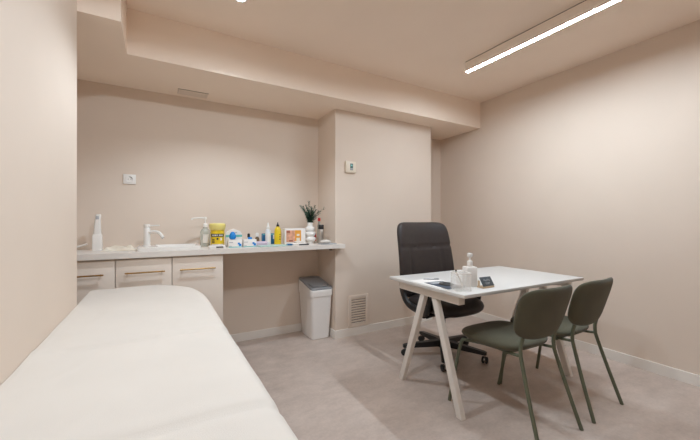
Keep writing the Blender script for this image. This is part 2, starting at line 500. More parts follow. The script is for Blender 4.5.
cabinet(-0.615, -0.2605, 'greige base cabinet at the wall end, partly hidden by the left wall', -0.53, -0.335)
cabinet(-0.2590, 0.0955, 'greige base cabinet with brass bar handle under the tap', -0.190, 0.037)
cabinet(0.097, 0.466, 'greige base cabinet with brass bar handle beside the open knee space', 0.160, 0.392)

# basin
t = thing('washbasin', 'long low white basin with raised rim in the worktop beside the tap', 'sink', (0.10, 3.09, WT))
def rr_at(z, x0, x1, y0, y1, r):
    return [(x, y, z) for x, y in rrect(x1-x0, y1-y0, r, 6, (x0+x1)/2, (y0+y1)/2)]
bx0, bx1, by0, by1 = -0.235, 0.210, -0.145, 0.165      # outer rim
ix0, ix1, iy0, iy1 = -0.115, 0.197, -0.130, 0.150      # bowl opening
loops = [rr_at(0.0005, bx0, bx1, by0, by1, 0.02), rr_at(0.024, bx0-0.001, bx1+0.001, by0-0.001, by1+0.001, 0.02), rr_at(0.027, bx0+0.002, bx1-0.002, by0+0.002, by1-0.002, 0.018),
         rr_at(0.027, ix0, ix1, iy0, iy1, 0.025), rr_at(0.022, ix0+0.004, ix1-0.004, iy0+0.004, iy1-0.004, 0.025), rr_at(-0.025, ix0+0.075, ix1-0.03, iy0+0.03, iy1-0.03, 0.03), rr_at(-0.032, ix0+0.10, ix1-0.06, iy0+0.06, iy1-0.06, 0.03)]
R = [[bm_v for bm_v in Lp] for Lp in loops]
bm = B()
R = [[bm.verts.new(p) for p in Lp] for Lp in loops]
n = len(R[0])
for a, b_ in zip(R, R[1:]):
    for k in range(n):
        bm.faces.new((a[k], a[(k+1) % n], b_[(k+1) % n], b_[k]))
bm.faces.new(R[-1])
obj('bowl', bm, M['ceramic'], t)
bm = B(); lathe(bm, [(0.0, -0.0315), (0.02, -0.0315), (0.022, -0.0295), (0.0, -0.0285)], 20, Matrix.Translation((0.06, 0.01, 0))); obj('drain', bm, M['chrome'], t)

# tap
TZ = WT+0.0275
t = thing('basin_tap', 'white single lever tap with curved spout beside the basin', 'tap', (-0.072, 3.10, TZ))
bm = B(); lathe(bm, [(0.0, 0), (0.028, 0), (0.028, 0.004), (0.0245, 0.007), (0.0235, 0.140), (0.022, 0.143), (0.022, 0.147), (0.0235, 0.150), (0.0235, 0.170), (0.020, 0.174), (0.0, 0.174)], 28); obj('body', bm, M['ceramic'], t)
bm = B(); tube(bm, smooth_path([(0.012, -0.01, 0.108), (0.05, -0.028, 0.114), (0.085, -0.045, 0.104), (0.11, -0.058, 0.068)], 6), 0.0125, 14); s = obj('spout', bm, M['ceramic'], t)
bm = B(); tube(bm, [(0.109, -0.0575, 0.0685), (0.1125, -0.0592, 0.0635)], 0.0105, 14); obj('aerator', bm, M['chrome'], s)
bm = B(); tube(bm, [(0.01, -0.004, 0.162), (0.085, -0.040, 0.165)], 0.0065, 10, flat=0.8); obj('lever', bm, M['ceramic'], t)

# ------------------------------------------------------------------ things on the worktop
Z = WT
Z0 = WT + 0.0005
# white device standing at the left
t = thing('handheld_device', 'tall white slim device standing in its box shaped stand at the worktop end', 'device', (-0.402, 3.20, Z0))
t.scale = (1.0, 1.0, 1.02)
bm = B(); rloft(bm, [(0, 0.062, 0.06, 0.006), (0.112, 0.059, 0.057, 0.006), (0.118, 0.054, 0.052, 0.006), (0.124, 0.050, 0.048, 0.006)]); obj('stand', bm, M['whiteplastic'], t)
bm = B()
loft(bm, [[(x+dx, y, z) for x, y in rrect(w_, 0.038, 0.010, 4)] for z, w_, dx in ((0.1245, 0.048, 0.0), (0.18, 0.042, 0.001), (0.235, 0.036, 0.003), (0.262, 0.037, 0.005), (0.274, 0.030, 0.006))])
h = obj('handset', bm, M['whiteplastic'], t)
bm = B(); box(bm, -0.008, 0.012, -0.0215, -0.0185, 0.235, 0.26, 0.001); obj('nozzle', bm, M['greypaper'], h)
# rod at far left
bm = B(); tube(bm, smooth_path([(-0.66, 3.25, Z0+0.010), (-0.56, 3.25, Z0+0.022), (-0.47, 3.25, Z0+0.048)], 6), 0.007, 8)
tag(obj('white_cable', bm, M['whiteplastic']), 'short white cable curling behind the tall white device', 'cable')
# cotton cloth
bm = B()
NX, NY = 40, 14
V = []
for i in range(NX+1):
    row = []
    for j in range(NY+1):
        u, v = i/NX, j/NY
        x = -0.362 + 0.222*u; y = 3.045 + 0.14*v + 0.02*math.sin(u*5)
        edge = min(1, 6*min(u, 1-u))*min(1, 4*min(v, 1-v))
        z = 0.004 + edge*(0.016 + 0.016*math.sin(u*7+v*3.5)**2 + 0.008*noise.noise((u*6, v*4, 0)))
        row.append((x, y, z))
    V.append(row)
top = [[bm.verts.new((x, y, Z+z)) for x, y, z in r] for r in V]
bot = [[bm.verts.new((x, y, Z0)) for x, y, z in r] for r in V]
for i in range(NX):
    for j in range(NY):
        bm.faces.new((top[i][j], top[i+1][j], top[i+1][j+1], top[i][j+1]))
        bm.faces.new((bot[i][j+1], bot[i+1][j+1], bot[i+1][j], bot[i][j]))
for i in range(NX):
    bm.faces.new((bot[i][0], bot[i+1][0], top[i+1][0], top[i][0])); bm.faces.new((top[i][NY], top[i+1][NY], bot[i+1][NY], bot[i][NY]))
for j in range(NY):
    bm.faces.new((top[0][j], top[0][j+1], bot[0][j+1], bot[0][j])); bm.faces.new((bot[NX][j], bot[NX][j+1], top[NX][j+1], top[NX][j]))
tag(obj('folded_cloth', bm, M['cotton'], angle=60), 'crumpled cream cloth lying between the device and the tap', 'cloth')

def pump_head(t, z0, m, s=1.0, ang=0.0):
    """collar, stem and nozzle of a pump dispenser; the nozzle points along ang"""
    bm = B()
    lathe(bm, [(0.0, z0), (0.017*s, z0), (0.017*s, z0+0.022*s), (0.012*s, z0+0.028*s), (0.0055*s, z0+0.03*s), (0.0055*s, z0+0.058*s), (0.0, z0+0.058*s)], 18)
    p = obj('pump', bm, m, t)
    bm = B()
    lathe(bm, [(0.0, z0+0.052*s), (0.013*s, z0+0.052*s), (0.015*s, z0+0.058*s), (0.013*s, z0+0.07*s), (0.0, z0+0.072*s)], 18)
    c, s_ = math.cos(ang), math.sin(ang)
    tube(bm, smooth_path([(0, 0, z0+0.064*s), (0.03*s*c, 0.03*s*s_, z0+0.065*s), (0.052*s*c, 0.052*s*s_, z0+0.061*s), (0.062*s*c, 0.062*s*s_, z0+0.052*s)], 4), 0.0052*s, 10)
    obj('nozzle', bm, m, p)

# soap dispenser (glass)
t = thing('soap_dispenser', 'clear glass soap dispenser with long white pump next to the basin', 'soap dispenser', (0.370, 3.215, Z0))
t.scale = (1.08, 1.08, 1.10)
bm = B(); rloft(bm, [(0, 0.068, 0.068, 0.018), (0.004, 0.074, 0.074, 0.02), (0.115, 0.074, 0.074, 0.02), (0.135, 0.06, 0.06, 0.026), (0.146, 0.036, 0.036, 0.0178), (0.156, 0.034, 0.034, 0.0168)]); b0 = obj('bottle', bm, M['gel'], t)
bm = B(); box(bm, -0.022, 0.022, -0.0385, -0.0372, 0.03, 0.10); obj('label_panel', bm, M['paper'], b0)
bm = B()
lathe(bm, [(0.0, 0.156), (0.019, 0.156), (0.019, 0.178), (0.011, 0.186), (0.006, 0.188), (0.006, 0.225), (0.0, 0.225)], 18)
p = obj('pump', bm, M['whiteplastic'], t)
bm = B(); lathe(bm, [(0.0, 0.218), (0.012, 0.218), (0.014, 0.224), (0.012, 0.238), (0.0, 0.24)], 18)
tube(bm, smooth_path([(0, 0, 0.23), (-0.05, -0.01, 0.231), (-0.095, -0.02, 0.226), (-0.105, -0.022, 0.214)], 4), 0.0058, 10)
obj('nozzle', bm, M['whiteplastic'], p)

# yellow sharps tub
t = thing('sharps_container', 'bright yellow sharps tub with pale yellow lid and black printed band', 'container', (0.450, 3.06, Z0))
t.scale = (0.86, 0.86, 1.0)
bm = B(); lathe(bm, [(0.0, 0), (0.060, 0), (0.063, 0.004), (0.067, 0.148), (0.0, 0.148)], 36); tb = obj('tub', bm, M['yellow'], t)
bm = B(); lathe(bm, [(0.0, 0.1485), (0.070, 0.1485), (0.074, 0.153), (0.077, 0.172), (0.079, 0.178), (0.078, 0.196), (0.070, 0.206), (0.03, 0.209), (0.0, 0.209)], 36); obj('lid', bm, M['paleyellow'], t)
def arc_label(z0, z1, r0, r1, a0, a1, m, name, parent, seg=14, th=0.0012):
    """printed band wrapped on a round body (r0 at z0, r1 at z1)"""
    bm = B()
    A, C_ = [], []
    for k in range(seg+1):
        a = a0+(a1-a0)*k/seg
        A.append([bm.verts.new((math.cos(a)*(r+dr), math.sin(a)*(r+dr), z)) for r, z, dr in ((r0, z0, 0.0002), (r0, z0, th), (r1, z1, th), (r1, z1, 0.0002))])
    for p_, q_ in zip(A, A[1:]):
        for k in range(4):
            bm.faces.new((p_[k], q_[k], q_[(k+1) % 4], p_[(k+1) % 4]))
    bm.faces.new(list(reversed(A[0]))); bm.faces.new(A[-1])
    return obj(name, bm, m, parent)
def rt(z): return 0.063 + 0.004*z/0.148
FA = -1.72      # azimuth that faces the room
band = arc_label(0.092, 0.118, rt(0.092), rt(0.118), FA-1.05, FA+1.05, M['charcoal'], 'black_band', tb)
arc_label(0.014, 0.030, rt(0.014), rt(0.03), FA-1.0, FA+1.0, M['paper'], 'white_band', tb)
for k in range(7):      # unreadable white lettering on the band
    a = FA-0.78+k*0.22 + (0.1 if k > 3 else 0)
    arc_label(0.099, 0.111, rt(0.099), rt(0.111), a, a+0.13, M['paper'], 'band_mark', band, 3, 0.0018)
arc_label(0.066, 0.084, rt(0.066), rt(0.084), FA-0.12, FA+0.14, M['charcoal'], 'hazard_mark', tb, 4)
arc_label(0.060, 0.082, rt(0.060), rt(0.082), FA+0.40, FA+0.68, M['paper'], 'white_spot', tb, 4)
for zz in (0.04, 0.052, 0.064):
    arc_label(zz, zz+0.007, rt(zz), rt(zz), FA-0.85, FA-0.42, M['charcoal'], 'text_mark', tb, 5)

# flat white pack in front of the tub
t = thing('gauze_pack', 'flat white packet lying before the yellow tub', 'packet', (0.425, 2.93, Z0), 0.05)
bm = B(); rloft(bm, [(0, 0.125, 0.06, 0.006), (0.006, 0.13, 0.064, 0.008), (0.020, 0.13, 0.064, 0.008), (0.024, 0.118, 0.055, 0.006)]); p = obj('wrapper', bm, M['paper'], t)
bm = B(); box(bm, -0.01, 0.045, -0.0335, -0.0318, 0.006, 0.017); obj('dark_print', bm, M['charcoal'], p)
# brown jar behind
t = thing('brown_jar', 'tiny brown glass jar squeezed beside the yellow tub', 'jar', (0.555, 3.07, Z0))
bm = B(); lathe(bm, [(0, 0), (0.020, 0), (0.022, 0.003), (0.022, 0.045), (0.018, 0.05), (0, 0.05)], 20); obj('jar_body', bm, M['brown'], t)
bm = B(); lathe(bm, [(0, 0.0505), (0.0205, 0.0505), (0.0205, 0.066), (0.019, 0.068), (0, 0.068)], 20); obj('lid', bm, M['vent'], t)

# white pack with pointed top and teal band
t = thing('tissue_pack', 'white gabled pack with teal band standing behind two small boxes', 'pack', (0.592, 3.10, Z0), -0.1)
t.scale = (0.88, 0.9, 1.0)
bm = B()
prof = [(-0.078, 0), (0.078, 0), (0.078, 0.115), (0.062, 0.135), (0.0, 0.158), (-0.062, 0.135), (-0.078, 0.115)]
a = [bm.verts.new((x, -0.035, z)) for x, z in prof]; b_ = [bm.verts.new((x, 0.035, z)) for x, z in prof]
bm.faces.new(a); bm.faces.new(list(reversed(b_)))
for k in range(len(prof)):
    bm.faces.new((a[k], a[(k+1) % len(prof)], b_[(k+1) % len(prof)], b_[k]))
bmesh.ops.bevel(bm, geom=list(bm.edges), offset=0.004, segments=2, affect='EDGES')
p = obj('carton', bm, M['paper'], t)
bm = B(); box(bm, -0.079, 0.079, -0.0362, -0.0348, 0.084, 0.104); obj('teal_band', bm, M['teal'], p)
bm = B(); box(bm, -0.03, 0.03, -0.0358, -0.0348, 0.118, 0.126); obj('grey_print', bm, M['greypaper'], p)
# blue scoop / bulb in front
bm = B(); lathe(bm, [(0, 0), (0.024, 0.002), (0.034, 0.012), (0.035, 0.030), (0.028, 0.048), (0.014, 0.062), (0, 0.066)], 24)
o = tag(obj('blue_bulb', bm, M['blue']), 'bright blue rubber bulb sitting on the first small white box', 'bulb'); o.location = (0.562, 2.985, Z0+0.0665); o.scale = (0.82, 0.82, 1.05)

# two white boxes with blue marks
def small_box(x, y, rz, label):
    t = thing('medicine_box', label, 'box', (x, y, Z0), rz, 'white boxes with blue marks')
    bm = B(); box(bm, -0.056, 0.056, -0.028, 0.028, 0, 0.066, 0.0015); p = obj('carton', bm, M['paper'], t)
    bm = B(); box(bm, 0.030, 0.050, -0.0292, -0.0278, 0.010, 0.030); box(bm, 0.020, 0.038, -0.0292, -0.0278, 0.024, 0.040); obj('blue_logo', bm, M['blue'], p)
    for a_, c_, d_2 in ((-0.020, 0.040, 0.046), (-0.030, 0.008, 0.014)):
        bm = B(); box(bm, -0.051, a_, -0.0290, -0.0278, c_, d_2); obj('text_line', bm, M['greypaper'], p)
    bm = B(); box(bm, -0.0563, 0.0563, -0.0288, -0.0278, 0.0, 0.006); obj('green_edge', bm, M['teal'], p)
    return t
b1 = small_box(0.580, 2.985, -0.03, 'small white box with blue logo under the blue bulb')
b2 = dup(b1, (0.702, 2.978, Z0), 0.04, 'small white box with blue logo left of the lilac packet')
bm = B(); rloft(bm, [(0, 0.036, 0.02, 0.006), (0.014, 0.036, 0.02, 0.006), (0.018, 0.028, 0.014, 0.006)])
o = tag(obj('blue_clip', bm, M['blue']), 'little blue clip on top of the second white box', 'clip'); o.location = (0.708, 2.98, Z0+0.0665)

def dropper(x, y, label, body, cap, h=0.07, r=0.018):
    t = thing('dropper_bottle', label, 'bottle', (x, y, Z0), 0)
    bm = B(); lathe(bm, [(0, 0), (r-0.001, 0), (r, 0.003), (r, h*0.78), (r*0.55, h*0.95), (r*0.55, h), (0, h)], 20); obj('bottle', bm, body, t)
    bm = B(); lathe(bm, [(0, h+0.0003), (r*0.72, h+0.0003), (r*0.72, h+0.028), (r*0.5, h+0.036), (0, h+0.037)], 18); obj('cap', bm, cap, t)
dropper(0.732, 3.13, 'tiny bottle with black cap peeking up behind the white boxes', M['palebottle'], M['black'], 0.075, 0.017)
dropper(0.810, 3.13, 'dark little bottle with white cap behind the lilac packet', M['brown'], M['whiteplastic'], 0.080, 0.021)
# lilac packet
t = thing('lilac_packet', 'flat lilac packet lying on the green foil sheets', 'packet', (0.812, 2.99, Z0+0.0125), -0.1)
bm = B(); rloft(bm, [(0, 0.095, 0.07, 0.006), (0.018, 0.1, 0.075, 0.008), (0.030, 0.09, 0.06, 0.006)]); obj('wrapper', bm, M['lilac'], t)
# teal foil sheets
bm = B(); rloft(bm, [(0, 0.255, 0.12, 0.01), (0.006, 0.26, 0.125, 0.012), (0.0115, 0.25, 0.115, 0.01)])
o = tag(obj('foil_sachet', bm, M['palegreen']), 'pale green foil sachets lying flat at the worktop edge', 'sachet'); o.location = (0.895, 2.935, Z0); o.rotation_euler = (0, 0, 0.03)
# blue box behind the spray bottle
t = thing('blue_carton', 'deep blue carton hidden behind the white spray bottle', 'box', (0.948, 3.22, Z0))
bm = B(); box(bm, -0.068, 0.068, -0.02, 0.02, 0, 0.105, 0.002); p = obj('carton', bm, M['deepblue'], t)
bm = B(); box(bm, 0.035, 0.062, -0.0212, -0.0198, 0.05, 0.09); obj('white_panel', bm, M['paper'], p)
bm = B(); box(bm, -0.066, 0.066, -0.0209, -0.0198, 0.092, 0.1); obj('pale_stripe', bm, M['teal'], p)
# spray bottle
t = thing('spray_bottle', 'slim white bottle with tapering nozzle before the blue carton', 'bottle', (0.905, 3.10, Z0))
bm = B(); lathe(bm, [(0, 0), (0.024, 0), (0.026, 0.004), (0.026, 0.125), (0.022, 0.142), (0.012, 0.150), (0, 0.150)], 24); p = obj('bottle', bm, M['palebottle'], t)
bm = B(); lathe(bm, [(0, 0.1503), (0.017, 0.1503), (0.017, 0.168), (0.011, 0.176), (0.006, 0.205), (0.003, 0.212), (0, 0.212)], 20); obj('nozzle_cap', bm, M['whiteplastic'], t)
def rb(z): return 0.026
arc_label(0.03, 0.11, 0.026, 0.026, -2.3, -0.9, M['paper'], 'label_panel', p)
# yellow bottle
t = thing('squeeze_bottle', 'yellow squeeze bottle with pointed black cap', 'bottle', (0.996, 3.09, Z0))
bm = B(); lathe(bm, [(0, 0), (0.029, 0), (0.033, 0.005), (0.033, 0.125), (0.028, 0.150), (0.016, 0.170), (0.012, 0.174), (0, 0.174)], 26); p = obj('bottle', bm, M['yellow'], t)
bm = B(); lathe(bm, [(0, 0.1743), (0.014, 0.1743), (0.014, 0.186), (0.007, 0.195), (0.0035, 0.214), (0, 0.215)], 20); obj('cap', bm, M['black'], t)
for k in range(3):
    arc_label(0.05+k*0.022, 0.058+k*0.022, 0.033, 0.033, -1.5+0.05*k, -1.0, M['brown'], 'text_mark', p, 5, 0.0006)
# small dark tubes lying
def small_tube(x, y, rz, label, m):
    bm = B(); tube(bm, [(-0.03, 0, 0.0085), (0.03, 0, 0.0085)], 0.008, 10)
    o = tag(obj('sample_vial', bm, m), label, 'vial', 'little vials before the yellow bottle'); o.location = (x, y, Z0); o.rotation_euler = (0, 0, rz)
small_tube(1.055, 2.93, 0.15, 'little dark teal vial lying below the yellow bottle', M['deepblue'])
small_tube(1.075, 2.965, -0.1, 'little grey vial lying behind the dark teal vial', M['greypaper'])

# cosmetics box with portrait
t = thing('wax_kit_box', 'white carton with peach and orange printed front beside the vase', 'box', (1.150, 3.06, Z0), -0.06)
t.scale = (0.86, 0.9, 0.98)
bm = B()
box(bm, -0.118, 0.118, -0.045, 0.045, 0, 0.158, 0.002); p = obj('carton', bm, M['paper'], t)
bm = B(); box(bm, -0.104, -0.004, -0.0462, -0.0448, 0.026, 0.140); q = obj('peach_panel', bm, M['skin'], p)
bm = B(); box(bm, -0.004, 0.066, -0.0462, -0.0448, 0.026, 0.140); obj('orange_panel', bm, M['orange'], p)
bm = B(); box(bm, 0.012, 0.050, -0.0475, -0.0461, 0.026, 0.066); box(bm, 0.014, 0.046, -0.0475, -0.0461, 0.084, 0.104); obj('white_shapes', bm, M['cotton'], p)
for q_ in ((-0.102, -0.062, 0.114, 0.138), (-0.074, -0.030, 0.03, 0.046)):
    bm = B(); box(bm, q_[0], q_[1], -0.0472, -0.0461, q_[2], q_[3]); obj('dark_print', bm, M['redbrown'], p)
# white tray / pads in front of the kit
t = thing('cotton_pads', 'low pile of white cotton pads before the printed carton', 'pads', (1.155, 2.97, Z0))
bm = B(); rloft(bm, [(0, 0.15, 0.08, 0.02), (0.012, 0.16, 0.09, 0.025), (0.018, 0.15, 0.08, 0.02)]); obj('wrapper', bm, M['paper'], t)
bm = B(); rloft(bm, [(0.0182, 0.09, 0.06, 0.015), (0.03, 0.095, 0.062, 0.02), (0.036, 0.07, 0.045, 0.015)], cx=0.01); obj('pad_top', bm, M['sheet'], t)
bm = B(); tube(bm, smooth_path([(-0.045, 0, 0.0062), (0.0, 0.012, 0.0062), (0.05, 0.004, 0.0062)], 5), 0.0055, 8)
o = tag(obj('black_pencil', bm, M['black']), 'short black pencil lying before the vase', 'pencil'); o.location = (1.19, 2.905, Z0)

# bubble vase
VX, VY = 1.326, 3.08
bm = B()
prof = [(0, 0), (0.034, 0), (0.036, 0.004), (0.031, 0.016)]
for zc, r in ((0.052, 0.061), (0.108, 0.058), (0.160, 0.050)):
    for k in range(-5, 6):
        a = k/5*1.25
        prof.append((0.030 + (r-0.030)*math.cos(a)**1.0, zc + 0.027*math.sin(a)))
prof += [(0.029, 0.190), (0.027, 0.200), (0.029, 0.225), (0.030, 0.232), (0.024, 0.232), (0.021, 0.20), (0.018, 0.19), (0, 0.188)]
lathe(bm, prof, 36)
o = tag(obj('bubble_vase', bm, M['ceramic'], angle=50), 'white vase of stacked bubble shapes holding dark green sprigs', 'vase'); o.location = (VX, VY, Z0); o.scale = (0.97, 0.97, 0.91)

# greenery
t = thing('greenery_bunch', 'bunch of dark green needle leaved sprigs in the bubble vase', 'plant', (VX, VY, Z0+0.179))
t.scale = (0.90, 0.90, 0.97)
random.seed(11)
def sprig(tip, base, n):
    bm = B()
    base, tip = Vector(base), Vector(tip)
    mid = (base+tip)/2 + Vector((0, 0, 0.02)) + Vector((random.uniform(-.01, .01), random.uniform(-.01, .01), 0))
    P = smooth_path([base, mid*0.5+base*0.5 + Vector((0, 0, 0.006)), mid, tip], 6)
    tube(bm, P, [0.0022*(1-0.6*i/(len(P)-1)) for i in range(len(P))], 6)
    m0 = len(bm.faces)
    for k in range(n):
        s = 0.16+0.84*k/(n-1)
        f = s*(len(P)-1); i = min(int(f), len(P)-2); p = P[i].lerp(P[i+1], f-i); d = (P[i+1]-P[i]).normalized()
        a = k*2.4+random.uniform(-.3, .3)
        side = d.orthogonal().normalized(); side.rotate(Matrix.Rotation(a, 3, d))
        ld = (d*random.uniform(0.7, 1.1)+side).normalized(); ln = random.uniform(0.024, 0.038)*(1.1-0.4*s)
        w = ld.cross(d).normalized()*0.0042; nn = ld.cross(w).normalized()*0.0010
        vs = [bm.verts.new(q) for q in (p, p+ld*ln*0.5+w, p+ld*ln, p+ld*ln*0.5-w, p+ld*ln*0.5+nn, p+ld*ln*0.5-nn)]
        for a_, b__ in ((0, 1), (1, 2), (2, 3), (3, 0)):
            bm.faces.new((vs[a_], vs[b__], vs[4])).material_index = 1
            bm.faces.new((vs[b__], vs[a_], vs[5])).material_index = 1
    obj('sprig', bm, [M['stem'], M['leaf']], t, angle=80)
tips = [(-0.115, -0.01, 0.20), (-0.085, -0.03, 0.165), (-0.07, 0.03, 0.195), (-0.045, -0.02, 0.175), (-0.012, 0.0, 0.245), (0.0, -0.03, 0.19), (0.03, 0.02, 0.18), (0.05, -0.02, 0.205), (0.075, 0.01, 0.165), (0.095, -0.03, 0.15),
        (-0.03, 0.04, 0.21), (0.02, -0.05, 0.14), (-0.06, -0.05, 0.13), (0.055, 0.04, 0.14), (-0.02, -0.04, 0.15)]
for k, tp in enumerate(tips):
    a = k*2.4
    sprig(tp, (0.012*math.cos(a), 0.012*math.sin(a), 0.0), 72)
sprig((0.165, -0.02, 0.185), (0.012, 0.0, 0.0), 26)

# bottles on the right
t = thing('red_capped_bottle', 'slim clear bottle with red cap behind the silver canister', 'bottle', (1.450, 3.13, Z0))
t.scale = (0.9, 0.9, 1.06)
bm = B(); lathe(bm, [(0, 0), (0.020, 0), (0.022, 0.004), (0.022, 0.165), (0.014, 0.19), (0.012, 0.212), (0, 0.212)], 20); obj('bottle', bm, M['gel'], t)
bm = B(); lathe(bm, [(0, 0.2123), (0.016, 0.2123), (0.017, 0.232), (0.013, 0.244), (0, 0.246)], 18); obj('cap', bm, M['red'], t)
t = thing('red_tube', 'small dark red tube standing between vase and canister', 'tube', (1.398, 3.12, Z0))
bm = B(); lathe(bm, [(0, 0), (0.012, 0), (0.012, 0.022), (0, 0.022)], 16); obj('cap', bm, M['whiteplastic'], t)
bm = B(); rloft(bm, [(0.0223, 0.022, 0.022, 0.0105), (0.06, 0.024, 0.014, 0.006), (0.10, 0.028, 0.004, 0.0015)]); obj('tube_body', bm, M['red'], t)
t = thing('metal_canister', 'silver spray canister with black cap at the worktop corner', 'can', (1.424, 3.03, Z0))
bm = B(); lathe(bm, [(0, 0), (0.026, 0), (0.028, 0.003), (0.028, 0.140), (0.026, 0.144), (0, 0.144)], 26); obj('canister', bm, M['silver'], t)
bm = B(); lathe(bm, [(0, 0.1445), (0.0285, 0.1445), (0.0285, 0.185), (0.026, 0.189), (0, 0.189)], 26); obj('cap', bm, M['black'], t)
# white things flat at the right
t = thing('folded_tissue', 'rumpled white tissue on a flat wrapper below the canister', 'tissue', (1.44, 2.92, Z0), 0.1)
bm = B(); rloft(bm, [(0, 0.16, 0.10, 0.01), (0.005, 0.165, 0.105, 0.012), (0.008, 0.16, 0.10, 0.01)]); obj('wrapper', bm, M['greypaper'], t)
bm = B(); pad(bm, 0.11, 0.07, 0.036, lambda x, y, h: (x-0.02, y, 0.0262+h+0.004*noise.noise((x*40, y*40, 0))*(1 if h > 0 else 0)), n=2.4, N=16, k=2.5); obj('tissue', bm, M['sheet'], t)

# ------------------------------------------------------------------ wall fittings
t = thing('wall_socket', 'white square power socket on the back wall above the worktop', 'socket', (-0.203, YB, 1.530))
bm = B(); box(bm, -0.0445, 0.0445, -0.010, -0.0003, -0.041, 0.041, 0.003); p = obj('plate', bm, M['whiteplastic'], t)
bm = B()
MR = Matrix.Rotation(PI/2, 4, 'X')
lathe(bm, [(0.026, 0.0101), (0.026, 0.0130), (0.0235, 0.0130), (0.0205, 0.0106), (0.0, 0.0106)], 28, MR); obj('ring', bm, M['whiteplastic'], p)
bm = B()
for sx in (-0.0095, 0.0095):
    lathe(bm, [(0.0, 0.0107), (0.0028, 0.0107), (0.0028, 0.0113), (0.0, 0.0113)], 12, Matrix.Translation((sx, 0, 0)) @ MR)
obj('contact', bm, M['dark'], p)
bm = B(); a = [bm.verts.new((math.cos(q)*r, -0.0134 if r > 0.02 else -0.0116, math.sin(q)*r)) for r in (0.0215,) for q in [0.15+1.5*k/12 for k in range(13)]]
b_ = [bm.verts.new((math.cos(q)*0.0160, -0.0112, math.sin(q)*0.0160)) for q in [0.15+1.5*k/12 for k in range(13)]]
for k in range(12):
    bm.faces.new((a[k], a[k+1], b_[k+1], b_[k]))
c_ = [bm.verts.new((v.co.x, -0.0108, v.co.z)) for v in a]; d__ = [bm.verts.new((v.co.x, -0.0108, v.co.z)) for v in b_]
for k in range(12):
    bm.faces.new((c_[k], c_[k+1], a[k+1], a[k])); bm.faces.new((b_[k], b_[k+1], d__[k+1], d__[k]))
obj('grey_crescent', bm, M['chrome'], p)  # grey crescent on the upper right slope of the ring

t = thing('thermostat', 'small cream thermostat with grey display on the column', 'thermostat', (1.708, 2.94, 1.729))
bm = B(); box(bm, -0.060, 0.060, -0.026, -0.0003, -0.058, 0.058, 0.005); p = obj('case', bm, M['cream'], t)
bm = B(); box(bm, -0.012, 0.022, -0.0275, -0.0258, -0.032, 0.036, 0.0006); q = obj('display', bm, M['lcd'], p)
bm = B(); box(bm, -0.010, 0.020, -0.0280, -0.0273, -0.028, -0.012); obj('display_panel', bm, M['greypaper'], q)
bm = B(); box(bm, -0.004, 0.014, -0.0280, -0.0273, 0.010, 0.022); obj('display_mark', bm, M['teal'], q)

t = thing('wall_vent', 'beige louvred air grille low on the column above the baseboard', 'vent', (1.808, 2.94, 0.247))
gw, gh = 0.122, 0.164
bm = B()
box(bm, -gw, -gw+0.034, -0.012, -0.0003, -gh, gh, 0.002); box(bm, gw-0.034, gw, -0.012, -0.0003, -gh, gh, 0.002)
box(bm, -gw+0.034, gw-0.034, -0.012, -0.0003, -gh, -gh+0.03, 0.002); box(bm, -gw+0.034, gw-0.034, -0.012, -0.0003, gh-0.03, gh, 0.002)
obj('frame', bm, M['vent'], t)
bm = B(); box(bm, -gw+0.033, gw-0.033, -0.002, -0.0004, -gh+0.029, gh-0.029); obj('backing', bm, M['dark'], t)
bm = B()
nl = 11
for k in range(nl):
    z = -gh+0.036 + (2*gh-0.072)*k/(nl-1)
    boxm(bm, 2*gw-0.0690, 0.0085, 0.0170, Matrix.Translation((0, -0.0062, z)) @ Matrix.Rotation(0.35, 4, 'X'), 0.0008)
obj('louvre', bm, M['vent'], t)

t = thing('ceiling_vent', 'narrow slot air vent in the underside of the soffit', 'vent', (0.272, 3.215, H_SOF), 0.0)
bm = B()
for a, b_, c, d in ((-0.118, 0.118, -0.058, -0.046), (-0.118, 0.118, 0.046, 0.058), (-0.118, -0.104, -0.0459, 0.0459), (0.104, 0.118, -0.0459, 0.0459)):
    box(bm, a, b_, c, d, -0.007, -0.0003, 0.001)
obj('frame', bm, M['vent'], t)
bm = B(); box(bm, -0.1035, 0.1035, -0.0455, 0.0455, -0.0022, -0.0004); obj('backing', bm, M['dark'], t)
bm = B()
for y in (-0.0345, -0.0115, 0.0115, 0.0345):
    box(bm, -0.1035, 0.1035, y-0.0105, y+0.0105, -0.0062, -0.0030, 0.001)
obj('slat', bm, M['vent'], t)
bm = B(); box(bm, -0.1195, 0.1195, -0.0595, -0.0582, -0.0030, -0.0003); box(bm, -0.1195, -0.1182, -0.0582, 0.0582, -0.0030, -0.0003); obj('dark_outline', bm, M['dark'], t)  # thin dark strip along two sides of the vent frame

bm = B(); box(bm, -0.013, 0.013, -0.016, 0.016, 0, 0.03, 0.003)
o = tag(obj('support_bracket', bm, M['brown']), 'little brown bracket under the worktop against the column', 'bracket'); o.location = (1.512, 2.985, WZ-0.0305)

# ------------------------------------------------------------------ bin
t = thing('waste_bin', 'tall pale grey waste bin with dark grey lid beside the column', 'bin', (1.414, 3.152, 0), 0.0)
t.scale = (0.98, 0.98, 0.94)
bm = B(); rloft(bm, [(0.0, 0.185, 0.28, 0.03), (0.006, 0.20, 0.295, 0.035), (0.30, 0.222, 0.335, 0.032), (0.455, 0.232, 0.352, 0.030)], 6); obj('bin_body', bm, M['binbody'], t)
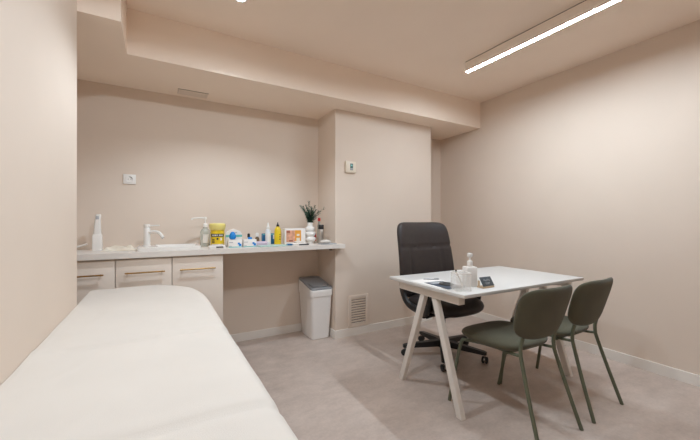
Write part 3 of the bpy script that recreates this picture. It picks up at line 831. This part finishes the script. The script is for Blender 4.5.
# collar: slopes down to the front
def sl(y): return 0.014 + (y)*0.075/0.36
def sloped(spec):
    return [[(x, y, z + k*sl(y)) for x, y in rrect(w_, d_, r, 6)] for z, w_, d_, r, k in spec]
bm = B(); loft(bm, sloped([(0.4555, 0.238, 0.358, 0.03, 0.0), (0.4575, 0.246, 0.364, 0.032, 0.0), (0.520, 0.25, 0.368, 0.032, 0.7), (0.545, 0.25, 0.368, 0.032, 1.0), (0.549, 0.244, 0.362, 0.03, 1.0)])); obj('collar', bm, M['binbody'], t)
bm = B()
spec = [(0.5495, 0.240, 0.358, 0.03, 1.0), (0.562, 0.240, 0.358, 0.03, 1.0), (0.566, 0.232, 0.35, 0.028, 1.0), (0.566, 0.20, 0.30, 0.03, 1.0), (0.558, 0.19, 0.29, 0.03, 1.0)]
loft(bm, sloped(spec)); l_ = obj('lid', bm, M['binlid'], t)
bm = B(); loft(bm, [[(x, y, z+sl(y)) for x, y in rrect(0.17, 0.14, 0.03, 5, 0, -0.065)] for z in (0.5583, 0.570)]); obj('flap', bm, M['binlid'], l_)

# ------------------------------------------------------------------ desk
DZ = 0.755
DR = -0.0288
DC = (2.147, 1.648)
DW, DD = 1.256, 0.731
desk = thing('desk', 'white trestle desk with slanted A shaped legs in the middle of the room', 'desk', (DC[0], DC[1], 0), DR)
bm = B(); box(bm, -DW/2, DW/2, -DD/2, DD/2, DZ-0.02, DZ, 0.0015); obj('tabletop', bm, M['deskwhite'], desk)
for sx in (-1, 1):
    xo = sx*(DW/2-0.055)
    bm = B(); box(bm, xo-0.025, xo+0.025, -DD/2+0.07, DD/2-0.08, DZ-0.076, DZ-0.0205, 0.002); obj('trestle_beam', bm, M['deskframe'], desk)
    for sy in (-1, 1):
        bm = B()
        yt, yf = sy*0.055-0.02, sy*0.285-0.005
        # slanted square leg, cut level at the floor
        hw, hd = 0.018, 0.023
        sl_ = (yf-yt)/0.68
        a = [bm.verts.new((xo-hw if sx < 0 else xo-hw, yf+s*hd, 0.0)) for s in (-1, 1)] + [bm.verts.new((xo+hw, yf+s*hd, 0.0)) for s in (1, -1)]
        b_ = [bm.verts.new((xo-hw, yt+s*hd, DZ-0.0765)) for s in (-1, 1)] + [bm.verts.new((xo+hw, yt+s*hd, DZ-0.0765)) for s in (1, -1)]
        bm.faces.new(a); bm.faces.new(list(reversed(b_)))
        for k in range(4):
            bm.faces.new((a[k], b_[k], b_[(k+1) % 4], a[(k+1) % 4]))
        bmesh.ops.bevel(bm, geom=list(bm.edges), offset=0.0025, segments=2, affect='EDGES')
        obj('leg', bm, M['deskframe'], desk)

# things on the desk
DT = DZ + 0.0005
t = thing('pen_box', 'square frosted acrylic box holding a pen at the desk corner', 'pen holder', (1.612, 1.418, DT), -0.42)
bm = B()
hw = 0.046; th = 0.003; hh = 0.105
box(bm, -hw, hw, -hw, hw, 0, 0.004)
box(bm, -hw, hw, -hw, -hw+th, 0.0042, hh); box(bm, -hw, hw, hw-th, hw, 0.0042, hh)
box(bm, -hw, -hw+th, -hw+th+0.0002, hw-th-0.0002, 0.0042, hh); box(bm, hw-th, hw, -hw+th+0.0002, hw-th-0.0002, 0.0042, hh)
obj('box_walls', bm, M['frost'], t, smooth=False)
bm = B(); tube(bm, [(-0.037, 0.036, hh+0.0022), (-0.037, -0.036, hh+0.0022)], 0.002, 6); bm.free()
bm = B()
rim = rrect(2*hw-0.002, 2*hw-0.002, 0.004, 3)
tube(bm, [(x, y, hh+0.0026) for x, y in rim], 0.0022, 6, closed=True); obj('rim', bm, M['whiteplastic'], t)
bm = B(); tube(bm, [(0.025, 0.02, 0.0095), (-0.036, -0.015, 0.118)], 0.0045, 8); o = obj('pen', bm, M['whiteplastic'])
tag(o, 'white pen with dark tip leaning inside the frosted box', 'pen'); o.location = (1.612, 1.418, DT); o.rotation_euler = (0, 0, -0.42)
bm = B(); tube(bm, [(-0.0362, -0.0151, 0.1183), (-0.0395, -0.017, 0.124)], 0.0042, 8); obj('pen_tip', bm, M['black'], o)

t = thing('pump_bottle', 'square white hand gel bottle with pump on the desk', 'bottle', (1.765, 1.478, DT), -0.42)
bm = B(); rloft(bm, [(0, 0.070, 0.066, 0.006), (0.003, 0.074, 0.070, 0.008), (0.121, 0.074, 0.070, 0.008), (0.125, 0.070, 0.066, 0.008), (0.126, 0.030, 0.030, 0.0148), (0.130, 0.028, 0.028, 0.0138)]); obj('bottle', bm, M['whiteplastic'], t)
bm = B(); lathe(bm, [(0, 0.1303), (0.0175, 0.1303), (0.0175, 0.160), (0.010, 0.166), (0.0058, 0.168), (0.0058, 0.195), (0, 0.195)], 20); p = obj('pump', bm, M['whiteplastic'], t)
bm = B(); lathe(bm, [(0, 0.185), (0.009, 0.185), (0.017, 0.194), (0.018, 0.206), (0.016, 0.212), (0, 0.214)], 20); tube(bm, [(0, 0, 0.204), (0.010, 0.036, 0.204), (0.013, 0.046, 0.198)], 0.0055, 8); obj('nozzle', bm, M['whiteplastic'], p)

t = thing('card_holder', 'small pale wood stand holding a dark slate card on the desk', 'card holder', (1.812, 1.392, DT), -0.03)
bm = B(); box(bm, -0.052, 0.052, -0.024, 0.026, 0, 0.010, 0.001); box(bm, -0.052, -0.048, 0.004, 0.020, 0.0102, 0.046, 0.001); obj('stand', bm, M['palewood'], t)
bm = B()
Mt = Matrix.Translation((0.004, -0.004, 0.0380)) @ Matrix.Rotation(-0.55, 4, 'X')
boxm(bm, 0.100, 0.004, 0.062, Mt, 0.0008); p = obj('slate_card', bm, M['slate'], t)
bm = B()
pts = [Mt @ Vector((-0.028+0.0032*k, -0.0026, 0.008+0.006*math.sin(k*1.9)+0.002*math.sin(k*0.7))) for k in range(18)]
tube(bm, pts, 0.0011, 5)
boxm(bm, 0.045, 0.0008, 0.0022, Mt @ Matrix.Translation((-0.002, -0.0022, -0.010)))
boxm(bm, 0.030, 0.0008, 0.0022, Mt @ Matrix.Translation((-0.002, -0.0022, -0.017)))
obj('white_script', bm, M['greypaper'], p)

def sheet(name, w_, d_, loc, rz, m, label, cat, th=0.0014):
    bm = B(); box(bm, -w_/2, w_/2, -d_/2, d_/2, 0, th)
    o = tag(obj(name, bm, m, smooth=False), label, cat); o.location = loc; o.rotation_euler = (0, 0, rz)
    return o
sheet('paper_sheet', 0.21, 0.297, (1.648, 1.665, DT), -0.02, M['paper'], 'white paper sheet lying under the navy leaflet at the desk edge', 'paper')
lf = sheet('leaflet', 0.150, 0.235, (1.638, 1.575, DT+0.0016), -0.10, M['navy'], 'navy leaflet lying on the white paper at the desk edge', 'leaflet')
bm = B(); box(bm, -0.055, 0.055, 0.05, 0.095, 0.0015, 0.0021); obj('pale_print', bm, M['greypaper'], lf, smooth=False)
bm = B(); lathe(bm, [(0.030, 0), (0.046, 0), (0.048, 0.004), (0.047, 0.013), (0.044, 0.016), (0.032, 0.016), (0.029, 0.013), (0.029, 0.003)], 32)
bmesh.ops.delete(bm, geom=[f for f in bm.faces if len(f.verts) > 4], context='FACES')
vs = sorted(bm.verts, key=lambda v: 0)
bm.verts.ensure_lookup_table()
for k in range(32):
    bm.faces.new((bm.verts[k], bm.verts[(k+1) % 32], bm.verts[7*32+(k+1) % 32], bm.verts[7*32+k]))
o = tag(obj('tape_ring', bm, M['taupe']), 'dark grey ring lying on the navy leaflet beside the frosted box', 'ring'); o.location = (1.655, 1.575, DT+0.0034); o.scale = (1, 1, 0.6)
bm = B(); tube(bm, [(-0.055, 0, 0.005), (0.055, 0, 0.005)], 0.0045, 8); boxm(bm, 0.03, 0.012, 0.004, Matrix.Translation((0.035, 0.0, 0.0105)))
o = tag(obj('ballpoint_pen', bm, M['greypaper']), 'grey ballpoint pen lying across the paper sheet', 'pen'); o.location = (1.700, 1.762, DT+0.0016); o.rotation_euler = (0, 0, -0.65)

# ------------------------------------------------------------------ green visitor chairs
def visitor_chair(loc, rz, label):
    t = thing('visitor_chair', label, 'chair', (*loc, 0), rz, 'green visitor chairs')
    SZ = 0.463
    bm = B()
    def seat_fn(x, y, h):
        tx = 1 - 0.10*(0.5 - y/0.42)      # narrower towards the back
        return (x*tx, 0.070+y, SZ + h*(1.0 if h > 0 else 1.12) - 0.010*(x/0.24)**2*0 + 0.012*max(0, (y-0.02)/0.2)**2*0 - 0.010*math.exp(-((x/0.14)**2+((y+0.02)/0.14)**2)))
    pad(bm, 0.475, 0.405, 0.068, seat_fn, n=3.6, N=28, k=5)
    obj('seat', bm, M['green'], t, angle=70)
    bm = B()
    def back_fn(x, y, h):
        wrap = 0.055*(x/0.25)**2
        tilt = 0.27
        cy, cz = -0.222, 0.668
        yy = y*(1.0)
        # h > 0 is the front
        return (x*(1+0.10*y/0.28), cy - math.sin(tilt)*yy + (wrap + h)*math.cos(tilt), cz + math.cos(tilt)*yy + (wrap + h)*math.sin(tilt))
    pad(bm, 0.462, 0.310, 0.040, back_fn, n=3.7, N=28, k=6)
    obj('backrest', bm, M['green'], t, angle=70)
    r = 0.0105
    for s in (-1, 1):
        bm = B()
        P = smooth_path([(s*0.190, -0.285, 0.0), (s*0.172, -0.220, 0.20), (s*0.153, -0.160, 0.40), (s*0.151, -0.151, 0.445), (s*0.149, -0.152, 0.49), (s*0.147, -0.163, 0.535)], 5)
        tube(bm, P, r, 12)
        obj('leg', bm, M['greenmetal'], t)
        bm = B()
        P = smooth_path([(s*0.247, 0.292, 0.0), (s*0.230, 0.248, 0.25), (s*0.216, 0.216, 0.405), (s*0.200, 0.185, 0.4225), (s*0.170, 0.12, 0.424)], 5)
        tube(bm, P, r, 12)
        obj('leg', bm, M['greenmetal'], t)
    bm = B()
    for s in (-1, 1):
        tube(bm, smooth_path([(s*0.170, 0.12, 0.424), (s*0.145, 0.0, 0.424), (s*0.145, -0.09, 0.424), (s*0.152, -0.155, 0.432)], 4), 0.0085, 10)
    tube(bm, [(-0.19, 0.15, 0.422), (0.19, 0.15, 0.422)], 0.0085, 10)
    tube(bm, [(-0.160, -0.06, 0.418), (0.160, -0.06, 0.418)], 0.0085, 10)
    obj('seat_frame', bm, M['greenmetal'], t)
    for s in (-1, 1):
        for x, y in ((0.198, -0.285), (0.247, 0.292)):
            pass
    return t
va = visitor_chair((1.893, 1.252), -0.050, 'dark green upholstered visitor chair nearer the camera at the desk')
dup(va, (2.386, 1.243, 0), 0.020, 'dark green upholstered visitor chair at the desk nearer the right wall')

# ------------------------------------------------------------------ office chair
OC = (2.187, 2.118)
t = thing('office_chair', 'high backed dark brown leather swivel chair with black star base behind the desk', 'chair', (OC[0], OC[1], 0), PI-0.02)
# local: front of the chair is +Y
SZ = 0.455
bm = B()
pad(bm, 0.55, 0.53, 0.125, lambda x, y, h: (x, 0.02+y, SZ + h + 0.012*(x/0.26)**2 - 0.02*max(0, (y-0.1)/0.17)**2), n=4.0, N=30, k=5); obj('seat', bm, M['leather'], t, angle=70)
def bgroove(x, y, side):
    g = 0
    if side > 0:
        g -= 0.014*math.exp(-((y-0.105)/0.010)**2)
        if y < 0.105:
            g -= 0.012*math.exp(-((abs(x)-0.185)/0.009)**2)*min(1, (0.105-y)/0.03)
    return g
bm = B()
def ob_fn(x, y, h):
    tl = 0.16
    wrap = 0.05*(abs(x)/0.28)**2.2
    lum = 0.022*math.sin((y+0.33)/0.66*PI)
    wv = 1.0 + 0.045*(-y/0.33)
    hh_ = h + wrap + lum*0.6
    return (x*wv, -0.235 - math.sin(tl)*(y+0.33) + hh_*math.cos(tl), 0.82 + y*math.cos(tl) + hh_*math.sin(tl) + 0.006*(1-(x/0.28)**2)*(1 if y > 0.2 else 0))
pad(bm, 0.640, 0.69, 0.105, ob_fn, n=8.0, N=44, k=6, groove=bgroove); obj('backrest', bm, M['leather'], t, angle=60)
for s in (-1, 1):
    bm = B()
    P = smooth_path([(s*0.285, 0.10, 0.43), (s*0.302, 0.125, 0.53), (s*0.305, 0.105, 0.632), (s*0.305, 0.04, 0.655), (s*0.305, -0.12, 0.655), (s*0.303, -0.195, 0.622), (s*0.298, -0.19, 0.54), (s*0.29, -0.13, 0.455), (s*0.285, 0.0, 0.425)], 5, closed=True)
    tube(bm, P, 0.021, 12, closed=True, flat=1.45, upv=(1, 0, 0)); a_ = obj('armrest', bm, M['blackplastic'], t)
    bm = B(); rloft(bm, [(0.672, 0.045, 0.25, 0.02), (0.684, 0.052, 0.26, 0.025), (0.692, 0.048, 0.25, 0.022)], 5, s*0.305, -0.04); obj('arm_pad', bm, M['leather'], a_)
bm = B(); box(bm, -0.11, 0.11, -0.12, 0.12, 0.355, 0.395, 0.01); box(bm, -0.29, 0.29, 0.02, 0.07, 0.372, 0.392, 0.004); tube(bm, [(0.0, 0.0, 0.37), (0.24, 0.05, 0.365)], 0.007, 8); obj('seat_mechanism', bm, M['blackplastic'], t)
bm = B(); box(bm, -0.035, 0.035, -0.30, -0.05, 0.365, 0.385, 0.004); box(bm, -0.035, 0.035, -0.31, -0.285, 0.37, 0.62, 0.006); obj('back_bracket', bm, M['blackplastic'], t)
bm = B(); lathe(bm, [(0, 0.07), (0.030, 0.07), (0.030, 0.20), (0.026, 0.205), (0.026, 0.215), (0.018, 0.216), (0.018, 0.36), (0, 0.36)], 24); obj('gas_lift', bm, M['blackplastic'], t)
bm = B(); lathe(bm, [(0, 0.068), (0.045, 0.068), (0.050, 0.075), (0.050, 0.125), (0.042, 0.135), (0, 0.135)], 24); base = obj('star_base', bm, M['blackplastic'], t)
RB = 0.345
for k in range(5):
    a = math.radians(153+72*k) - (PI-0.02)
    c, s = math.cos(a), math.sin(a)
    bm = B()
    p, q = Vector((c*0.03, s*0.03, 0.105)), Vector((c*(RB+0.015), s*(RB+0.015), 0.082))
    side = Vector((-s, c, 0))
    loops = []
    for u, w_, h_ in ((0, 0.032, 0.030), (0.5, 0.026, 0.024), (0.93, 0.022, 0.017), (1.0, 0.017, 0.012)):
        m_ = p.lerp(q, u)
        loops.append([m_ + side*sx*w_ + Vector((0, 0, sz*h_)) for sx, sz in ((-1, -0.8), (-0.6, -1), (0.6, -1), (1, -0.8), (0.8, 0.9), (-0.8, 0.9))])
    loft(bm, loops); obj('base_arm', bm, M['blackplastic'], t)
    # caster
    cx, cy = c*RB, s*RB
    bm = B()
    ca = a + 0.9 + k*1.1
    wd = Vector((math.cos(ca), math.sin(ca), 0))
    for sg in (-1, 1):
        Mx = Matrix.Translation(Vector((cx, cy, 0.0275)) + wd*sg*0.014) @ wd.to_track_quat('Z', 'Y').to_matrix().to_4x4()
        lathe(bm, [(0, -0.009), (0.022, -0.009), (0.0275, -0.006), (0.0275, 0.006), (0.022, 0.009), (0, 0.009)], 20, Mx)
    w__ = obj('caster', bm, M['rubber'], t)
    bm = B(); tube(bm, [(cx, cy, 0.050), (cx, cy, 0.078)], 0.008, 8)
    pr = wd.cross(Vector((0, 0, 1)))
    Mx = Matrix.Translation((cx, cy, 0.030)) @ wd.to_track_quat('Z', 'Y').to_matrix().to_4x4()
    lathe(bm, [(0, -0.0045), (0.021, -0.0045), (0.021, 0.0045), (0, 0.0045)], 16, Mx)
    obj('caster_fork', bm, M['chrome'], w__)

# ------------------------------------------------------------------ camera, world, view
cam = bpy.data.cameras.new('camera')
cam.sensor_width = 36.0; cam.sensor_fit = 'HORIZONTAL'
cam.lens = 331.2/700*36
cam.shift_y = 0.8/700
cam.clip_start = 0.02
co = bpy.data.objects.new('camera', cam); link(co)
co.location = (0, 0, 1.18)
yaw = 1.0442                      # heading measured from +X
co.rotation_euler = (PI/2, 0, yaw-PI/2)
sc = bpy.context.scene
sc.camera = co
w = bpy.data.worlds.new('world'); sc.world = w; w.use_nodes = True
w.node_tree.nodes['Background'].inputs['Color'].default_value = (1.0, 0.93, 0.85, 1)
w.node_tree.nodes['Background'].inputs['Strength'].default_value = 0.0
sc.cycles.max_bounces = 12
sc.cycles.diffuse_bounces = 8
sc.cycles.sample_clamp_indirect = 6.0
sc.view_settings.view_transform = 'Standard'
sc.view_settings.look = 'None'
sc.view_settings.exposure = 0.20
sc.view_settings.gamma = 1.0
sc.view_settings.use_curve_mapping = False
